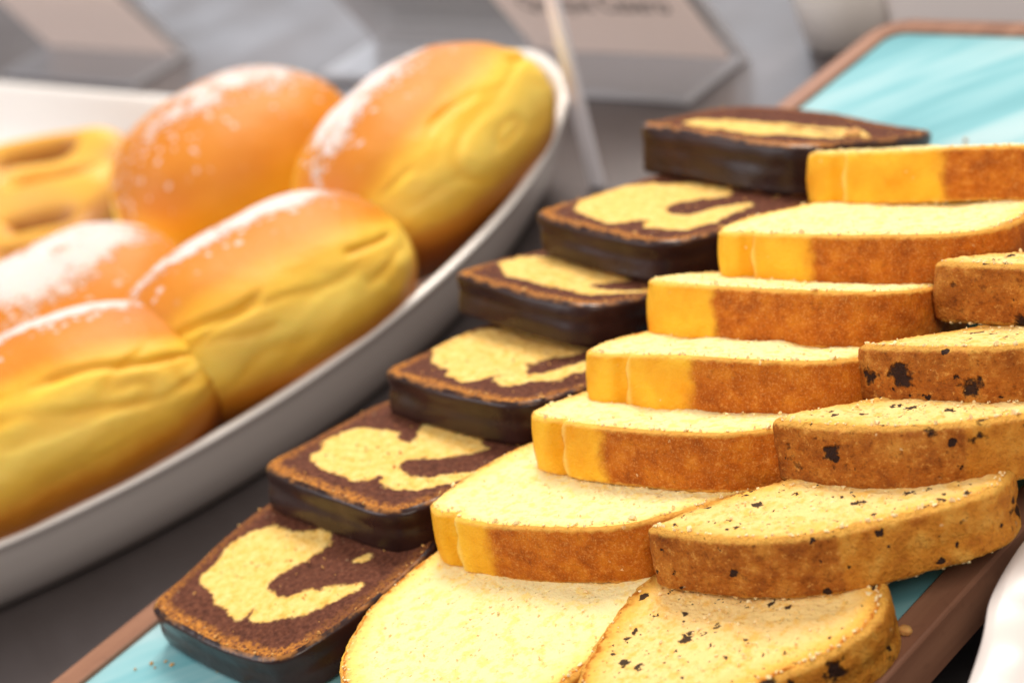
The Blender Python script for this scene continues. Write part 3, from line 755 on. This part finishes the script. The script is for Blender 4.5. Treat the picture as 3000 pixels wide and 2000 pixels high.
holder(-.84, .335, -.0395, .17, .10, .05, 24, 0, 'clear acrylic sign holder with a blank looking card at the upper left', .02, .98, .006)
# upright acrylic post between platter and tray
post = prism('acrylic_post', (-.211, .238, -.0395), (-.2030, .238, -.0395), (-.1770, .238, .17), (-.185, .238, .17), .0035, M['acre'])
tag(post, 'slim upright clear acrylic strip standing between the platter and the farthest marble slice', 'acrylic strip')

# ------------------------------------------------------------------ white box behind, cup shape added for a cream glow
wb = NT('matt white'); wb.P(Base_Color=wb.mix(wb.noise(8, 2), (.84, .78, .76), (.88, .82, .79)), Roughness=.5)
v, f = box(-.145, .35, .387, .56, -.0395, .10, .003)
o = mesh_obj('storage_box', v, f, wb.m, smooth=False); tag(o, 'plain pale box standing behind the far end of the turquoise tray', 'box')

th_ = np.linspace(0, 2 * np.pi, 72, endpoint=False); rows = []
for r_, z_ in ((.016, -.0395), (.019, -.038), (.021, -.01), (.0225, .03), (.0225, .0315), (.0210, .031), (.0200, -.01), (.018, -.034)):
    rows.append(np.c_[-.170 + 1.25 * r_ * np.cos(th_), .392 + 1.25 * r_ * np.sin(th_), np.full(72, z_)])
V = np.vstack(rows); F = grid_faces(len(rows), 72) + [tuple(range(7 * 72, 8 * 72))]
o = mesh_obj('glow_cup', V, F, M['porc']); tag(o, 'small cream white cup shape standing in for the blurred bright glow between the sign holder and the turquoise tray', 'glow shape')

# ------------------------------------------------------------------ scalloped dish at the lower right

D = resample([(.190, -.060), (.1795, -.0300), (.1765, -.0215), (.1735, -.0137), (.1708, -.0080), (.1672, -.0012), (.1648, .0072), (.1630, .0167), (.1620, .0259), (.1625, .045), (.172, .075), (.200, .095),
              (.235, .100), (.265, .110), (.300, .100), (.330, .088), (.352, .060), (.372, .030), (.368, -.005), (.360, -.045), (.330, -.070), (.300, -.092), (.265, -.090), (.230, -.098), (.205, -.080)][::-1], 260, 2)
D = D[::-1]
a_ = .5 * np.sum(D[:, 0] * np.roll(D[:, 1], -1) - np.roll(D[:, 0], -1) * D[:, 1])
if a_ < 0: D = D[::-1]
nD = normals2(D); cD = D.mean(0); rows = []
flute = np.cos(np.arctan2(D[:, 1] - cD[1], D[:, 0] - cD[0]) * 22)
for d, z in ((-.060, -.0395), (-.054, -.0395), (-.045, -.030), (-.025, -.010), (-.008, .0030), (-.001, .0082), (0, .0092), (-.0008, .0102), (-.004, .0106), (-.012, .0088), (-.026, .0020), (-.040, -.006), (-.052, -.010), (-.060, -.011)):
    rows.append(np.c_[D + nD * d, z + .0010 * flute * (1 if -.03 < d < -.001 else 0)])
q = D - nD * .060
for k in (.3, .7): rows.append(np.c_[q + (cD - q) * k, np.full(len(D), -.0112)])
V = np.vstack(rows + [np.array([[cD[0], cD[1], -.0112]])]); F = grid_faces(len(rows), len(D))
l0 = (len(rows) - 1) * len(D); F += [(l0 + i, l0 + (i + 1) % len(D), len(V) - 1) for i in range(len(D))]
o = mesh_obj('scalloped_dish', V, F, M['dish']); tag(o, 'white dish with a wavy rim in the lower right corner beside the tray', 'dish')

# ------------------------------------------------------------------ small things
rs = random.Random(4)
def lump(name, x, y, z, r, mat, label, seed):
    import bmesh
    bm = bmesh.new(); bmesh.ops.create_icosphere(bm, subdivisions=4, radius=r)
    V = np.array([v.co[:] for v in bm.verts]); bm.verts.index_update(); F = [tuple(v.index for v in f.verts) for f in bm.faces]; bm.free()
    V = V * (1 + .35 * fbm(V + seed, .9 / r, 3, seed))[:, None] * np.array([1.2, 1, .8])
    o = mesh_obj(name, V, F, mat); o.location = (x, y, z + r * .6); tag(o, label, 'crumb', 'larger loose crumbs'); return o
lump('cake_crumb', .1475, -.0115, .0018, .0017, M['crumb_b'], 'single toasted crumb lying on the brown tray rim at the lower right', 1)
lump('cake_crumb', *(pose(-.0844, .1565, .024, -5, 23) @ Vector((.080, .030, .0180))), .0030, M['crumb_b'], 'stray toasted crumb on the right end of the farthest marble slice', 5)

rs2 = np.random.RandomState(8)
pt = [(x + rs2.normal(0, .004), y + rs2.normal(0, .006), .0003) for x, y in [(-.066, -.108)] * 10 + [(-.03, -.112)] * 12 + [(-.005, -.11)] * 10 + [(.10, -.09)] * 5 + [(-.06, .215)] * 12 + [(.0, .22)] * 8 + [(.13, -.03)] * 6]
cv, cf = crumbs_mesh(pt, rs2.uniform(.0003, .0008, len(pt)), 3)
tc_ = mesh_obj('tray_crumbs', cv, cf, M['crumb_b'], smooth=False); tag(tc_, 'scattered tiny crumbs on the turquoise tray around the slices', 'crumbs', kind='stuff')

# ------------------------------------------------------------------ camera
cam = bpy.data.cameras.new('camera'); co = bpy.data.objects.new('camera', cam); COL.objects.link(co); SC.camera = co
right = Vector((0.67794469, 0.66481651, -0.31370370)); up = Vector((-0.13812252, 0.53434170, 0.83390714)); back = Vector((0.72202020, -0.52201337, 0.45408025))
m3 = Matrix((right, up, back)).transposed()
co.matrix_world = Matrix.Translation((0.43924532, -0.30747724, 0.33)) @ m3.to_4x4()
cam.sensor_width = 36; cam.lens = 4573 / 2352 * 36
cam.clip_start = .02; cam.clip_end = 50
cam.dof.use_dof = True; cam.dof.focus_distance = .545; cam.dof.aperture_fstop = 8.5; cam.dof.aperture_blades = 0

# ------------------------------------------------------------------ light
def area(name, loc, tgt, size, power, col, sy=None):
    l = bpy.data.lights.new(name, 'AREA'); l.energy = power; l.color = col; l.size = size
    if sy: l.shape = 'RECTANGLE'; l.size_y = sy
    o = bpy.data.objects.new(name, l); COL.objects.link(o); o.location = loc
    o.rotation_euler = (Vector(tgt) - Vector(loc)).to_track_quat('-Z', 'Y').to_euler(); return o
area('ceiling_lamp', (-.75, 1.45, 2.1), (0, .05, 0), 1.0, 76, (1, .93, .84))
area('front_left_fill', (-1.5, -1.6, 1.3), (-.05, 0, 0), 1.2, 30, (.96, .94, .97), 1.6)  # added fill from the front left for front faces and chocolate sheen
area('warm_fill', (1.7, -.7, 1.9), (0.05, 0, 0), 1.0, 32, (1, .90, .79))  # added fill from the right for bun sides and front crusts
area('back_fill_lamp', (-1.75, 1.6, .55), (-.3, .25, 0), 1.3, 6, (.84, .90, 1.0), .8)  # added to light the card from behind and put a sheen on the table
W = bpy.data.worlds.new('World'); SC.world = W; W.use_nodes = True
nt = W.node_tree; bg = nt.nodes['Background']
tc = nt.nodes.new('ShaderNodeTexCoord'); sp = nt.nodes.new('ShaderNodeSeparateXYZ'); nt.links.new(tc.outputs['Generated'], sp.inputs[0])
rp = nt.nodes.new('ShaderNodeValToRGB'); nt.links.new(sp.outputs[2], rp.inputs[0])
rp.color_ramp.elements[0].position = 0; rp.color_ramp.elements[0].color = (.30, .30, .33, 1)
rp.color_ramp.elements[1].position = .8; rp.color_ramp.elements[1].color = (.62, .60, .58, 1)
nt.links.new(rp.outputs[0], bg.inputs[0]); bg.inputs[1].default_value = .72

SC.view_settings.view_transform = 'Standard'; SC.view_settings.look = 'None'; SC.view_settings.exposure = 0
SC.render.engine = 'CYCLES'
SC.cycles.max_bounces = 10; SC.cycles.transmission_bounces = 8; SC.cycles.caustics_refractive = False; SC.cycles.caustics_reflective = False
SC.cycles.use_denoising = True; SC.cycles.sample_clamp_indirect = 6
